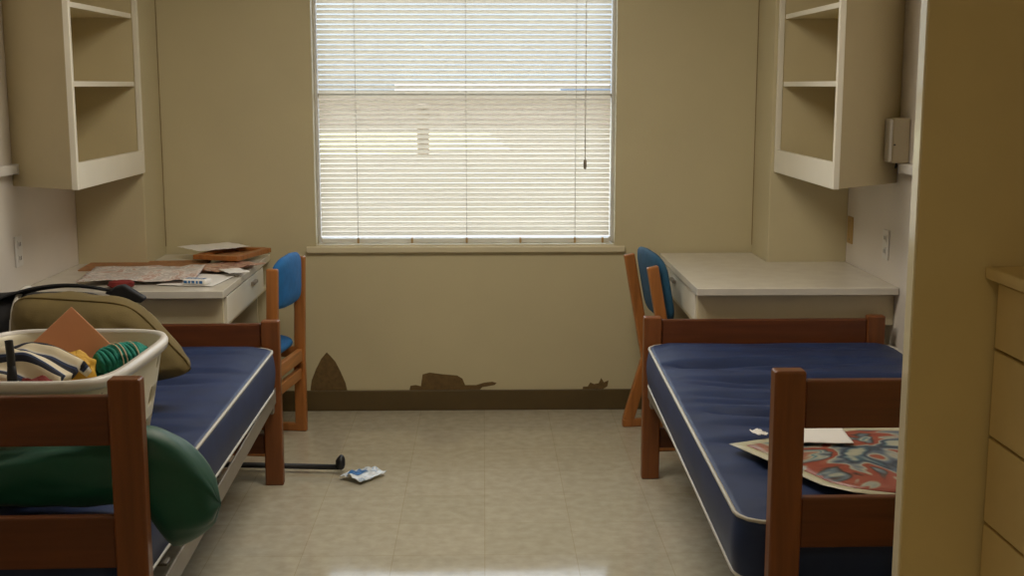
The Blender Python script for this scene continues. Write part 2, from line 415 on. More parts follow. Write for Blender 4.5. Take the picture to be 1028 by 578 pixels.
# ------------------------------------------------------------------ desks
def desk(sx, xw, xe, xch, yfr, ap_y, label, ajar):
    """built-in desk: sx=+1 against left wall, free edge at xe, notched round the corner chase"""
    ht = .765
    t = thing('built_in_desk', label, 'desk', (xw, yfr, 0))
    X = lambda v: sx*v
    W = abs(xe-xw); c = abs(xch-xw); L = YB-yfr; lc = CYF-yfr; g = .002
    MB().prism([(X(g), 0), (X(W), 0), (X(W), L-.024), (X(c+g), L-.024), (X(c+g), lc-g), (X(g), lc-g)], ht-.03, ht, .003).done('desk_top', M['laminate'], t)
    a = ap_y-yfr
    MB().box(*sorted((X(g), X(W-.012))), a, a+.02, ht-.160, ht-.031, .002).done('apron', M['desk_paint'], t)
    # drawer on the free side
    d0, d1 = a+.03, L-.20
    off = .006 if ajar else 0
    MB().box(*sorted((X(W-.03), X(W-.012))), a+.0205, L-.026, ht-.160, ht-.1455, .001).done('lower_rail', M['desk_paint'], t)
    dr = MB().box(*sorted((X(W-.028+off), X(W-.008+off))), d0, d1, ht-.144, ht-.036, .002).done('drawer', M['drawer_white'], t)
    MB().box(*sorted((X(W-.0085+off), X(W+.008+off))), (d0+d1)/2+.1, (d0+d1)/2+.19, ht-.072, ht-.058, .003).done('pull', M['steel'], dr)
    # legs of the desk: a support panel beneath each end
    MB().box(*sorted((X(c+.02), X(W-.06))), L-.06, L-.04, 0, ht-.161, .002).done('support_panel', M['desk_paint'], t)
    MB().box(*sorted((X(.004), X(.03))), a+.05, lc-.03, ht-.08, ht-.031, .002).done('wall_cleat', M['desk_paint'], t)
    return t
desk(1, XL, -1.005, -1.495, 4.76, 4.805, 'cream built-in desk on the left, littered with papers', True)
desk(-1, XR, .832, 1.275, 4.78, 4.835, 'cream built-in desk on the right, bare glossy top', False)

# ------------------------------------------------------------------ beds
def bed(loc, rz, label, foot_h=.655, dz=0):
    t = thing('bed_frame', label, 'bed', loc, rz)
    W = .95; L = 2.155; pw = .07; pd = .046; hh = .93
    x0 = -W/2; x1 = W/2
    for xa in (x0, x1-pw):
        p = MB().box(xa, xa+pw, 0, pd, 0, hh, .006, 3).done('head_post', M['bedwood_z'], t)
        p = MB().box(xa, xa+pw, L-pd, L, 0, foot_h, .006, 3).done('foot_post', M['bedwood_z'], t)
    xa, xb = x0+pw, x1-pw
    for za, zb in ((.793, .903), (.516, .634)):
        MB().box(xa, xb, .010, .036, za+dz, zb+dz, .005).done('head_rail', M['bedwood_x'], t)
    MB().box(xa, xb, L-.036, L-.010, .525, foot_h-.012, .005).done('foot_rail', M['bedwood_x'], t)
    MB().box(xa, xb, L-.036, L-.012, .125, .205, .005).done('lower_stretcher', M['bedwood_x'], t)
    MB().box(xa, xb, .012, .036, .125, .205, .005).done('lower_stretcher', M['bedwood_x'], t)
    for s in (-1, 1):
        xo = s*(W/2-.018)
        MB().box(min(xo, xo-s*.004), max(xo, xo-s*.004), pd+.001, L-pd-.001, .335, .395, .001).box(min(xo-s*.004, xo-s*.04), max(xo-s*.004, xo-s*.04), pd+.001, L-pd-.001, .335, .339, .001).done('side_rail', M['steel'], t)
        for ye in (pd+.0, L-pd-.05):
            MB().box(min(xo-s*.006, xo-s*.018), max(xo-s*.006, xo-s*.018), ye+.002, ye+.048, .30, .396, .002).done('rail_bracket', M['steel'], t)
    b = MB()
    for i in range(9):
        y = .14+i*(L-.28)/8
        b.box(x0+.045, x1-.045, y-.02, y+.02, .372, .3795, .001)
    b.done('slat_deck', M['steel'], t)
    return t
def centre(px_left, y_head, far_left, y_far):
    return None
bedR = bed((.638+.475, 2.65, 0), R(.35), 'red-brown wooden bed frame on the right, headboard half hidden by the closet panel', dz=.004)
bedL = bed((-.731-.478, 2.59, 0), R(1.45), 'red-brown wooden bed frame on the left, its headboard in front of the laundry basket', dz=-.011)

def mattress(cx, y0, z0, w, l, h, label, seed, wr, rz=0):
    t = thing('mattress', label, 'mattress', (cx, y0+l/2, z0), rz)
    hx, hy, r = w/2, l/2, .075
    rnd = random.Random(seed)
    creases = [(-hy*.92+(k+rnd.uniform(-.3, .3))*hy*1.9/15, rnd.uniform(.25, 1)*(1.0 if 4 < k < 14 else .45), rnd.uniform(-.05, .05), rnd.uniform(-.35, .25), rnd.uniform(.45, 1.0)) for k in range(16)]
    def top_z(x, y):
        e = min(hx-abs(x), hy-abs(y)); e = max(0, min(1, e/.10))
        far = max(0, hy-y)
        z = h + .008*e + .022*min(1, far/.045)*math.exp(-far/.18)*max(0, min(1, (hx-abs(x))/.08))
        for yc, a, sl, xc, wd in creases:
            d = y-(yc+sl*x+.012*math.sin(9*x+yc*30))
            fall = math.exp(-((x/hx-xc)/wd)**2)
            q = d/.019 if d > 0 else d/.055
            z -= wr*a*fall*e*math.exp(-q*q)
        z += .006*noise.noise(Vector((x*3, y*3, seed)))*e
        return z
    def rr(x, y):
        ax, ay = abs(x)-(hx-r), abs(y)-(hy-r)
        if ax > 0 and ay > 0:
            a, c = ax/r, ay/r
            u = a*math.sqrt(1-c*c/2); v = c*math.sqrt(1-a*a/2)
            x = math.copysign(hx-r+u*r, x); y = math.copysign(hy-r+v*r, y)
        return x, y
    def axis(h_, n):
        core = [-(h_-r)+2*(h_-r)*i/n for i in range(n+1)]
        e = [r*k/4 for k in range(1, 5)]
        return [-(h_-r)-q for q in e[::-1]]+core+[h_-r+q for q in e]
    xs, ys = axis(hx, 30), axis(hy, 190)
    b = MB(); bm = b.bm
    V = {}
    for i, x in enumerate(xs):
        for j, y in enumerate(ys):
            a, c = rr(x, y); V[i, j] = bm.verts.new((a, c, top_z(a, c) if 0 < i < len(xs)-1 and 0 < j < len(ys)-1 else h))
    for i in range(len(xs)-1):
        for j in range(len(ys)-1):
            f = bm.faces.new((V[i, j], V[i+1, j], V[i+1, j+1], V[i, j+1])); f.smooth = True
    nI, nJ = len(xs)-1, len(ys)-1
    loop = [V[i, 0] for i in range(nI)]+[V[nI, j] for j in range(nJ)]+[V[i, nJ] for i in range(nI, 0, -1)]+[V[0, j] for j in range(nJ, 0, -1)]
    prev = loop; K = 8
    base = [v.co.copy() for v in loop]
    for k in range(1, K+1):
        q = k/K; bulge = .010*math.sin(math.pi*q)
        cur = []
        for c in base:
            d = Vector((c.x, c.y, 0)); s = Vector((max(-1, min(1, (c.x)/(hx)))**5, max(-1, min(1, c.y/hy))**5, 0))
            cur.append(bm.verts.new((c.x+s.x*bulge, c.y+s.y*bulge, h*(1-q))))
        n = len(cur)
        for i in range(n):
            f = bm.faces.new((prev[i], prev[(i+1) % n], cur[(i+1) % n], cur[i])); f.smooth = True
        prev = cur
    bm.faces.new(prev)
    b.done('cover', M['navy'], t)
    pts = [(c.x*1.002, c.y*1.001, h) for c in base[::2]]
    MB().tube(pts, .0052, 6, True).done('piping', M['piping'], t)
    MB().tube([(p[0], p[1], .004) for p in pts], .0052, 6, True).done('piping', M['piping'], t)
mattress(1.086, 2.735, .4, .945, 1.985, .150, 'navy blue mattress with white piping on the right bed, under the poster', 3, .045, R(-1.25))
mattress(-1.262, 2.665, .402, .930, 2.0, .155, 'navy blue mattress with white piping on the left bed, under the pillows', 5, .028)

# ------------------------------------------------------------------ chairs
def chair(loc, rz, label, fab, lean, splay, pz=.70, ph=.128, pw=.182, pf=0.0):
    """local +x is forward; back legs at x=-.2; posts at y=+-.2"""
    t = thing('desk_chair', label, 'chair', loc, rz)
    hw_ = .2
    sz = .40
    tb = math.tan(lean)
    for s in (-1, 1):
        y = s*hw_
        px = lambda z: -.20-(z-.31)*tb
        MB().bar((px(.27), y, .27), (px(.80), y, .80), .048, .030, .006, (1, 0, 0)).done('back_post', M['chairwood'], t)
        MB().bar((px(.31), y, .32), (-.20-splay, y, .03), .052, .030, .006, (1, 0, 0)).done('rear_leg', M['chairwood'], t)
        MB().bar((.18, y, .39), (.20, y, .03), .046, .030, .006, (1, 0, 0)).done('front_leg', M['chairwood'], t)
        MB().bar((-.225-splay, y, .0185), (.235, y, .0185), .030, .037, .006, (0, 1, 0)).done('runner', M['chairwood'], t)
        MB().bar((-.205, y, .365), (.20, y, .378), .030, .05, .005, (0, 1, 0)).done('seat_rail', M['chairwood'], t)
    MB().bar((-.205, -hw_+.016, .355), (-.205, hw_-.016, .355), .026, .056, .004, (1, 0, 0)).done('rear_rail', M['chairwood_x'], t)
    xs_ = -.20-splay*.12
    MB().bar((xs_, -hw_+.016, .27), (xs_, hw_-.016, .27), .024, .048, .004, (1, 0, 0)).done('stretcher', M['chairwood_x'], t)
    MB().bar((.19, -hw_+.016, .35), (.19, hw_-.016, .35), .024, .05, .004, (1, 0, 0)).done('front_rail', M['chairwood_x'], t)
    # seat cushion
    def cushion(hx, hy, hz, n=4.0):
        def fn(u, v):
            a = 2*math.pi*u; ph = math.pi*(v-.5)
            ca, sa, cp, sp = math.cos(a), math.sin(a), math.cos(ph), math.sin(ph)
            e = lambda c, p: math.copysign(abs(c)**p, c)
            return Vector((hx*e(ca, .35)*e(cp, .5), hy*e(sa, .35)*e(cp, .5), hz*e(sp, .8)))
        return fn
    fn = cushion(.215, .183, .034)
    MB().grid(lambda u, v: fn(u, v)+Vector((.018, 0, .436+.012*(fn(u, v).x/.2))), 40, 12, closed_u=True).done('seat', fab, t)
    # backrest pad: upright cushion, arched top, wraps in front of and just outside the posts
    def bk(u, v):
        p = fn(u, v)
        yy = p.y/.183; xx = p.x/.215                 # yy across, xx up
        y = yy*pw
        zc = pz+xx*ph
        if xx > .3: zc += .028*(1-yy*yy)*((xx-.3)/.7)
        x = -.20-(zc-.31)*tb + .004 + pf + p.z/.034*.024 - .020*(1-yy*yy)
        return Vector((x, y, zc))
    MB().grid(bk, 44, 12, closed_u=True).done('backrest', fab, t)
    return t
chair((-1.055, 5.33, 0), R(180-8), 'orange-brown wooden chair with bright blue pads at the littered left desk', M['blue'], R(1.5), .0, .715, .098)
chair((.967, 5.374, 0), R(7.5), 'wooden chair with dark teal pads and splayed legs at the bare right desk', M['teal'], R(10.5), .085, .69, .135, .212, .050)

# ------------------------------------------------------------------ soft things on the left bed
def pillow_mesh(hx, hy, ht, seed, wrinkle=.012, pinch=.85, nu=56, nv=40):
    b = MB(); bm = b.bm
    def P(u, v, s):
        x, y = 2*u-1, 2*v-1
        f = (max(0, 1-abs(x)**2.6))**.55*(max(0, 1-abs(y)**2.6))**.55
        ex = 1-.10*(1-abs(y)**2)*abs(x)**3*0-.07*(1-y*y)*0
        X = x*hx*(1-(1-pinch)*(1-abs(x))*0) * (1-.06*(1-abs(y)**3)*abs(x))
        Y = y*hy*(1-.06*(1-abs(x)**3)*abs(y))
        k_ = 1-.15*(x*y)**4; X *= k_; Y *= k_
        n = noise.noise(Vector((x*2.3+seed, y*2.3, s*3)))*wrinkle+noise.noise(Vector((x*6+seed, y*5, s*5)))*wrinkle*.45
        return Vector((X, Y, s*(f*ht+.003)+n*min(1, f*2)))
    V = {}
    for s in (1, -1):
        for i in range(nu+1):
            for j in range(nv+1):
                edge = i in (0, nu) or j in (0, nv)
                if edge and s == -1: V[s, i, j] = V[1, i, j]; continue
                p = P(i/nu, j/nv, s)
                if edge: p.z = 0
                V[s, i, j] = bm.verts.new(p)
    for s in (1, -1):
        for i in range(nu):
            for j in range(nv):
                q = [V[s, i, j], V[s, i+1, j], V[s, i+1, j+1], V[s, i, j+1]]
                f = bm.faces.new(q if s == 1 else q[::-1]); f.smooth = True
    return b
# olive pillow slumped behind the basket: a soft quad whose right end sags
TL_, TR_, BR_, BL_ = Vector((-1.44, 3.76, .925)), Vector((-1.06, 3.72, .905)), Vector((-.850, 3.76, .665)), Vector((-1.52, 3.92, .625))
def on_quad(u, v): return (BL_*(1-u)+BR_*u)*(1-v)+(TL_*(1-u)+TR_*u)*v
pn = ((TR_-TL_)+(BR_-BL_)).cross((TL_-BL_)+(TR_-BR_)).normalized()      # faces the camera side
pb = pillow_mesh(.5, .5, .12, 2.0, .016)
for v in pb.bm.verts:
    q = on_quad(v.co.x+.5, v.co.y+.5); v.co = q+pn*v.co.z
o = pb.done('pillow', M['olive'])
tag(o, 'olive-brown bed pillow slumped behind the laundry basket on the left bed', 'pillow')
pts = []
def pe(x, y): return on_quad(.5*x*(1-.15*(x*y)**4)*(1-.06*(1-abs(y)**3)*abs(x))+.5, .5*y*(1-.15*(x*y)**4)*(1-.06*(1-abs(x)**3)*abs(y))+.5)
pd_ = [(-1, -1), (1, -1), (1, 1), (-1, 1)]
for k in range(4):
    (ax, ay), (bx, by) = pd_[k], pd_[(k+1) % 4]
    for q in range(14): pts.append(pe(ax+(bx-ax)*q/14, ay+(by-ay)*q/14))
MB().tube(pts, .0045, 6, True).done('seam_piping', M['olive'], o)

# black bag against the wall behind the olive pillow
t = thing('duffel_bag', 'black bag with a white-piped edge and loose strap behind the olive pillow', 'bag', (-1.50, 4.15, .595))
def bag(u, v):
    a = 2*math.pi*u; q = 2*v-1
    r = (1-abs(q)**6)**.4 if abs(q) < 1 else 0
    wv = 1+.06*noise.noise(Vector((math.cos(a)*2, math.sin(a)*2, q*3)))
    return Vector((q*.26, .13*math.cos(a)*r*wv, .135+.135*math.sin(a)*r*wv))
MB().grid(bag, 28, 30, closed_u=True).done('bag_body', M['black_cloth'], t)
MB().tube([(-.035, .145*math.cos(a), .135+.148*math.sin(a)) for a in [2*math.pi*i/28 for i in range(28)]], .009, 6, True).done('white_piping', M['piping'], t)
st = [(-.20, -.04, .20), (-.10, -.06, .25), (.00, -.06, .285), (.10, -.06, .300), (.18, -.05, .296), (.25, -.03, .280), (.30, -.02, .268), (.32, .0, .24), (.31, .03, .16), (.27, .05, .08)]
def smooth_path(P, n=6):
    P = [Vector(p) for p in P]; out = []
    for i in range(len(P)-1):
        p0, p1, p2, p3 = P[max(i-1, 0)], P[i], P[i+1], P[min(i+2, len(P)-1)]
        for k in range(n):
            t_ = k/n
            out.append(.5*((2*p1)+(p2-p0)*t_+(2*p0-5*p1+4*p2-p3)*t_**2+(3*p1-p0-3*p2+p3)*t_**3))
    return out+[P[-1]]
def strap_mesh(path, w, th_):
    b = MB(); path = [Vector(p) for p in path]; L = []
    for i, p in enumerate(path):
        tn = (path[min(i+1, len(path)-1)]-path[max(i-1, 0)]).normalized()
        v = Vector((0, 1, -.35)); v = (v-tn*v.dot(tn)).normalized(); n_ = tn.cross(v)
        L.append([b.bm.verts.new(p+v*w/2*i_+n_*th_/2*j_) for i_, j_ in ((-1, -1), (1, -1), (1, 1), (-1, 1))])
    for A, B in zip(L, L[1:]):
        for j in range(4): b.bm.faces.new((A[j], A[(j+1) % 4], B[(j+1) % 4], B[j]))
    b.bm.faces.new(L[0][::-1]); b.bm.faces.new(L[-1]); return b
strap_mesh(smooth_path(st), .045, .006).done('strap', M['black_cloth'], t)
MB().prism([(.24, .272), (.28, .296), (.305, .300), (.375, .255), (.36, .238), (.30, .25)], -.05, -.015, .006, axis='Y').done('strap_pad', M['black_cloth'], t)

# laundry basket (openwork plastic tub)
BX0, BX1, BY0, BY1 = -1.36, -.875, 2.835, 3.46
bk_ = thing('laundry_basket', 'cream plastic laundry basket full of odds and ends on the left bed', 'basket', ((BX0+BX1)/2, (BY0+BY1)/2, .584), R(-1.5))
bhx, bhy, bh = (BX1-BX0)/2, (BY1-BY0)/2, .282
def brim(u, v):
    """u round the tub (0..1), v up (0..1)"""
    a = 2*math.pi*u
    e = lambda c, p: math.copysign(abs(c)**p, c)
    s = .80+.20*v**.9
    return Vector((bhx*s*e(math.cos(a), .42), bhy*s*e(math.sin(a), .42), bh*v))
def basket_wall():
    b = MB(); bm = b.bm
    nu = 72; rows = [(0, .10, 0), (.10, .32, 1), (.32, .40, 0), (.40, .62, 1), (.62, .74, 0), (.74, .88, 2), (.88, .93, 0), (.93, 1.0, 0)]
    cache = {}
    def vert(u, v):
        k = (round((u % 1)*4096), round(v*4096))
        if k not in cache: cache[k] = bm.verts.new(brim(u, v))
        return cache[k]
    for i in range(nu):
        u0, u1 = i/nu, (i+1)/nu
        for va, vb, hole in rows:
            solid_col = (i % 9 == 0)
            if hole == 0 or solid_col or (hole == 2 and i % 2 == 1):
                q = [vert(u0, va), vert(u1, va), vert(u1, vb), vert(u0, vb)]
                f = bm.faces.new(q); f.smooth = True
            else:
                r_ = .92 if hole == 1 else .92
                K = 12; cu, cv = (u0+u1)/2, (va+vb)/2; du, dv = (u1-u0)/2, (vb-va)/2
                sq = []; ci = []
                for k in range(K):
                    an = 2*math.pi*(k+.5)/K - math.pi*.75 - math.pi/K
                    c_, s_ = math.cos(an), math.sin(an); m_ = max(abs(c_), abs(s_))
                    qu, qv = c_/m_, s_/m_
                    sq.append(bm.verts.new(brim(cu+du*qu, cv+dv*qv)))
                    ci.append(bm.verts.new(brim(cu+du*c_*r_, cv+dv*s_*r_)))
                for k in range(K):
                    f = bm.faces.new((sq[k], sq[(k+1) % K], ci[(k+1) % K], ci[k])); f.smooth = True
    bmesh.ops.remove_doubles(bm, verts=bm.verts, dist=.0006)
    return b
basket_wall().done('tub_wall', M['basket'], bk_, [('SOLIDIFY', dict(thickness=.005, offset=0))])
b = MB(); ring = [b.bm.verts.new(brim(i/72, 0)+Vector((0, 0, .001))) for i in range(72)]; b.bm.faces.new(ring)
b.done('tub_bottom', M['basket'], bk_, [('SOLIDIFY', dict(thickness=.004, offset=1))])
b = MB()
prof = [(-.002, -.018), (.014, -.020), (.016, -.004), (.010, .006), (-.004, .006)]
rings = []
for i in range(96):
    p = brim(i/96, 1); a = brim(i/96, .9); d = Vector((p.x, p.y*.6, 0)).normalized()
    rings.append([b.bm.verts.new(p+d*x_+Vector((0, 0, z_))) for x_, z_ in prof])
for i in range(96):
    A, B = rings[i], rings[(i+1) % 96]
    for j in range(5):
        f = b.bm.faces.new((A[j], A[(j+1) % 5], B[(j+1) % 5], B[j])); f.smooth = True
b.done('rim', M['white_plastic'], bk_)

# things in the basket
def blob(name, m, c, h, rot, seed, label, cat, amp=.12, e1=.7, e2=.7, nu=40, nv=26):
    def fn(u, v):
        a = 2*math.pi*u; ph = math.pi*(v-.5)
        e = lambda q, p: math.copysign(abs(q)**p, q)
        p = Vector((e(math.cos(a), e2)*e(math.cos(ph), e1), e(math.sin(a), e2)*e(math.cos(ph), e1), e(math.sin(ph), e1)))
        k = 1+amp*noise.noise(p*1.8+Vector((seed, 0, 0)))+amp*.5*noise.noise(p*4.5+Vector((0, seed, 0)))
        return Vector((p.x*h[0]*k, p.y*h[1]*k, p.z*h[2]*k))
    o = MB().grid(fn, nu, nv, closed_u=True).done(name, m)
    o.location = c; o.rotation_euler = rot
    return tag(o, label, cat)
blob('folded_blanket', M['ivory'], (-1.115, 3.15, .676), (.15, .20, .074), (0, 0, 0), 1, 'ivory folded cloth at the bottom of the laundry basket', 'blanket', .06, .5, .5)
blob('cloth_bag', M['yellow'], (-1.072, 3.205, .808), (.05, .052, .048), (0, R(8), R(30)), 4, 'crumpled yellow cloth in the basket beside the green yarn', 'cloth', .25)
# yarn skein: many turns wrapped round a core, banded with white ties
t = thing('yarn_skein', 'teal green yarn skein with pale ties in the laundry basket', 'yarn', (-.977, 3.31, .812), R(46)); t.scale = (.82, .82, .90)
b = MB()
for k in range(15):
    ox = -.085+k*.0122; rr_ = .054*math.sqrt(max(.1, 1-(ox/.112)**2))
    b.tube([(ox+.006*math.sin(a*2+k), 1.05*rr_*math.cos(a), .95*rr_*math.sin(a)) for a in [2*math.pi*i/20 for i in range(20)]], .0078, 6, True)
b.tube([(-.085, 0, 0), (-.04, 0, 0), (.04, 0, 0), (.085, 0, 0)], .04, 14, rs=[.02, .044, .044, .02])
b.done('yarn', M['yarn'], t)
for ox in (-.03, -.016, .03):
    rr_ = .054*math.sqrt(1-(ox/.112)**2)+.0085
    MB().tube([(ox, 1.05*rr_*math.cos(a), .95*rr_*math.sin(a)) for a in [2*math.pi*i/20 for i in range(20)]], .0025, 6, True).done('tie', M['ivory'], t)
# orange card envelope, standing on a corner
o = MB().box(-.074, .074, -.004, .004, -.074, .074, .002).done('paper_folder', M['orange'])
o.location = (-1.12, 3.335, .853); o.rotation_euler = (R(-18), R(47), R(4))
tag(o, 'salmon orange square paper folder standing on its corner in the basket', 'folder')
# striped towel
def tow(u, v):
    x = -.12+.24*u; y = -.10+.20*v
    z = .055*math.sqrt(max(0, 1-(2*v-1)**2*.9))+.035*math.sin(u*3.0)+.012*math.sin(v*14+u*3)+.01*noise.noise(Vector((u*4, v*4, 3)))
    return Vector((x, y, z))
o = MB().grid(tow, 36, 30).done('striped_towel', M['stripes'], None, [('SOLIDIFY', dict(thickness=.02, offset=-1))])
o.location = (-1.150, 3.085, .803); o.rotation_euler = (R(16), R(8), R(-14))
tag(o, 'white towel with black and navy stripes bunched in the front of the basket', 'towel')
blob('red_cloth', M['red'], (-1.065, 2.915, .805), (.048, .032, .055), (0, 0, R(10)), 8, 'dark red cloth in the basket corner to the right of the black handle', 'cloth', .2)
blob('red_cloth', M['red'], (-1.195, 2.915, .805), (.045, .032, .055), (0, 0, R(-20)), 11, 'dark red cloth in the basket to the left of the black handle', 'cloth', .2)
t = thing('umbrella', 'black folded umbrella with its handle upright at the left in the basket', 'umbrella', (-1.128, 2.930, .742), 0)
MB().lathe([(.006, 0), (.011, .02), (.012, .12), (.009, .150)], 14).done('canopy', M['black_cloth'], t)
MB().tube(smooth_path([(0, 0, .145), (-.003, .006, .175), (-.008, .014, .205)]), .010, 10).done('handle', M['black'], t)

# green pillow wedged between the headboard and the basket, drooping over the mattress edge
def grn(u, v):
    a = 2*math.pi*u; s = v
    X = -1.70+1.09*s
    e = lambda q, p: math.copysign(abs(q)**p, q)
    taper = min(1, (s/.06)**.5 if s > 0 else 0)*(max(0, 1-max(0, (s-.80)/.20)**3.2))**.5
    k = max(0, min(1, (s-.825)/.085)); k = k*k*(3-2*k)
    m_ = max(0, min(1, (s-.55)/.3))
    zt = .735+.045*m_*(1-max(0, (s-.84)/.16)**2*1.3); zb = .602-.112*k
    zc = (zt+zb)/2; hz = (zt-zb)/2*taper; hy = .075*taper
    if s > .88: zc -= .012*(s-.88)/.12
    p = Vector((X, 2.775+hy*e(math.cos(a), .75), zc+hz*e(math.sin(a), .75)))
    n = noise.noise(Vector((X*5, math.cos(a)*1.2, math.sin(a)*1.2)))*.014+noise.noise(Vector((X*13, math.cos(a)*3, math.sin(a)*3)))*.006
    return p+Vector((0, math.cos(a)*n, math.sin(a)*n))
o = MB().grid(grn, 48, 80, closed_u=True).done('bolster_pillow', M['green'])
tag(o, 'dark green soft pillow stuffed behind the left headboard, bulging over the mattress edge', 'pillow')

# ------------------------------------------------------------------ things on the left desk (top at .765)
DZ = .7655
def sheet(name, pts, m, label, cat, z=DZ, th_=.0012, curl=0, group=None, n=1):
    o = MB().prism(pts, z, z+th_).done(name, m); return tag(o, label, cat, group)
def curled(name, c, w, l, rz, m, label, cat, amp, seed, z=DZ, th_=.0012, nu=26, nv=26, freq=2.2, tilt=0):
    def fn(u, v):
        x, y = (u-.5)*w, (v-.5)*l
        h_ = amp*(.5+.5*noise.noise(Vector((u*freq+seed, v*freq, seed))))+amp*.4*abs(noise.noise(Vector((u*freq*2.4, v*freq*2.4+seed, 1))))
        return Vector((x, y, h_+.0015+tilt*u))
    o = MB().grid(fn, nu, nv).done(name, m, None, [('SOLIDIFY', dict(thickness=th_, offset=0))])
    o.location = (*c, z); o.rotation_euler = (0, 0, rz); return tag(o, label, cat)
o = MB().box(-.26, .26, -.13, .13, 0, .005, .001).done('cork_board', M['cork']); o.location = (-1.50+.02, 5.44, DZ); o.rotation_euler = (0, 0, R(4))
tag(o, 'brown board lying flat along the back of the left desk', 'board')
t = thing('picture_frame', 'brown wooden frame lying at the back of the left desk near the blue chair', 'frame', (-1.135, 5.615, DZ+.02), R(-18))
b = MB()
for a in ((-.11, .11, -.16, -.125), (-.11, .11, .125, .16), (-.11, -.075, -.125, .125), (.075, .11, -.125, .125)): b.box(a[0], a[1], a[2], a[3], 0, .022, .003)
b.done('moulding', M['chairwood'], t)
MB().box(-.076, .076, -.126, .126, .003, .008).done('backing', M['cork'], t)
curled('poster_sheet', (-1.40, 5.10), .46, .40, R(6), M['print_map'], 'crumpled grey and pink printed sheet in the middle of the left desk', 'paper', .022, 3, DZ+.006)
curled('magazine', (-1.115, 5.34), .21, .28, R(-35), M['print_mag'], 'reddish brown open magazine by the free edge of the left desk', 'magazine', .016, 9, DZ+.004, .003)
curled('paper_sheet', (-1.235, 5.69), .21, .26, R(-50), M['paper'], 'white paper sheet lying at the back of the left desk by the wall', 'paper', .010, 12, DZ+.046)
curled('paper_sheet', (-1.16, 5.02), .23, .30, R(-8), M['paper'], 'blank white paper sheet at the front of the left desk', 'paper', .004, 15, DZ)
curled('paper_sheet', (-1.04, 5.16), .09, .13, R(30), M['paper'], 'small white slip of paper on the edge of the left desk', 'paper', .008, 18, DZ+.014)
t = thing('tissue_packet', 'small white packet with blue lettering on the front of the left desk', 'packet', (-1.135, 4.90, DZ+.006), R(-14))
MB().box(-.05, .05, -.03, .03, 0, .022, .008, 3).done('wrapper', M['paper'], t)
b = MB()
for i, w_ in enumerate((.014, .009, .012, .008, .013)):
    x_ = -.036+i*.0165
    b.box(x_-w_/2, x_+w_/2, -.0306, -.0296, .006, .0165); b.box(x_-w_/2, x_+w_/2, -.016, .014, .0215, .0226)
b.done('lettering', M['packet_blue'], t)
blob('cloth_scrap', M['red'], (-1.42, 4.84, DZ+.016), (.05, .025, .015), (0, 0, R(10)), 3, 'small dark red cloth scrap on the front edge of the left desk', 'cloth', .2)

# ------------------------------------------------------------------ things on the right bed
MZ = .4+.150+.0165
pp = [(.700, 3.432), (.77, 3.28), (.842, 3.112), (.866, 3.045), (.92, 2.975), (1.02, 2.925), (1.16, 2.91), (1.32, 2.98), (1.42, 3.16), (1.44, 3.40), (1.30, 3.60), (1.12, 3.60), (.93, 3.53)]
pp = [(x_*.955, y_*.955) for x_, y_ in pp]
def poster():
    t = thing('paper_poster', 'colourful printed poster with a pale border lying curled on the right mattress', 'poster', (1.08*.955, 3.26*.955, MZ+.003))
    cx, cy = 1.08*.955, 3.26*.955
    def outline(k, f):
        x, y = pp[k]; return (x-cx)*f, (y-cy)*f
    def curl(x, y):
        q = max(0, (-y-.12)/.25); return .012+.018*q*q+.004*noise.noise(Vector((x*6, y*6, 2)))
    def ringmesh(fs, name, m, cap):
        b = MB(); sm = []
        n = len(pp); 
        rings = []
        for f in fs:
            ring = []
            P = [Vector((*outline(k, f), 0)) for k in range(n)]
            for k in range(n):
                for q in range(4):
                    p = P[k].lerp(P[(k+1) % n], q/4)
                    ring.append(b.bm.verts.new((p.x, p.y, curl(p.x, p.y) if not cap else curl(p.x, p.y)+.0012)))
            rings.append(ring)
        for A, B in zip(rings, rings[1:]):
            for i in range(len(A)): b.bm.faces.new((A[i], A[(i+1) % len(A)], B[(i+1) % len(A)], B[i])).smooth = True
        if cap:
            c = b.bm.verts.new((0, 0, curl(0, 0)+.0012)); A = rings[-1]
            for i in range(len(A)): b.bm.faces.new((A[i], A[(i+1) % len(A)], c)).smooth = True
        else:
            c = b.bm.verts.new((0, 0, curl(0, 0))); A = rings[-1]
            for i in range(len(A)): b.bm.faces.new((A[i], A[(i+1) % len(A)], c)).smooth = True
        return b.done(name, m, t, [('SOLIDIFY', dict(thickness=.0012, offset=-1))])
    ringmesh([1, .9, .75, .55, .3, .12], 'sheet', M['poster_edge'], False)
    ringmesh([.88, .75, .55, .3, .12], 'printed_area', M['print_poster'], True)
poster()
o = curled('paper_sheet', (.925, 3.345), .165, .20, R(-4), M['paper'], 'white paper sheet on the colourful poster on the right bed', 'paper', .004, 21, MZ+.0215)
curled('paper_scrap', (.765, 3.345), .03, .05, R(20), M['paper'], 'tiny white paper scrap on the poster beside the right headboard post', 'paper', .012, 24, MZ+.020)

# ------------------------------------------------------------------ on the floor
t = thing('curtain_rod', 'black metal rod with a round end cap sticking out from under the left bed', 'rod', (-.585, 4.855, .028))
MB().tube([(0, 0, 0), (-.55, .055, 0), (-.75, .075, 0)], .0115, 12).done('rod', M['black'], t)
MB().lathe([(.010, -.02), (.019, -.014), (.030, -.004), (.032, .004), (.026, .012), (.012, .017)], 20, (.006, 0, .0202), 'X').done('end_cap', M['black'], t)
t = thing('snack_wrapper', 'crumpled white and blue plastic wrapper on the floor beyond the black rod', 'wrapper', (-.485, 4.80, .0))
def wrp(u, v):
    x, y = (u-.5)*.115, (v-.5)*.15
    return Vector((x, y, .012+.022*abs(noise.noise(Vector((u*3.2, v*3.2, 4))))+.010*(1-abs(2*u-1))))
MB().grid(wrp, 18, 18).done('wrapper_film', M['print_packet'], t, [('SOLIDIFY', dict(thickness=.002, offset=0))])
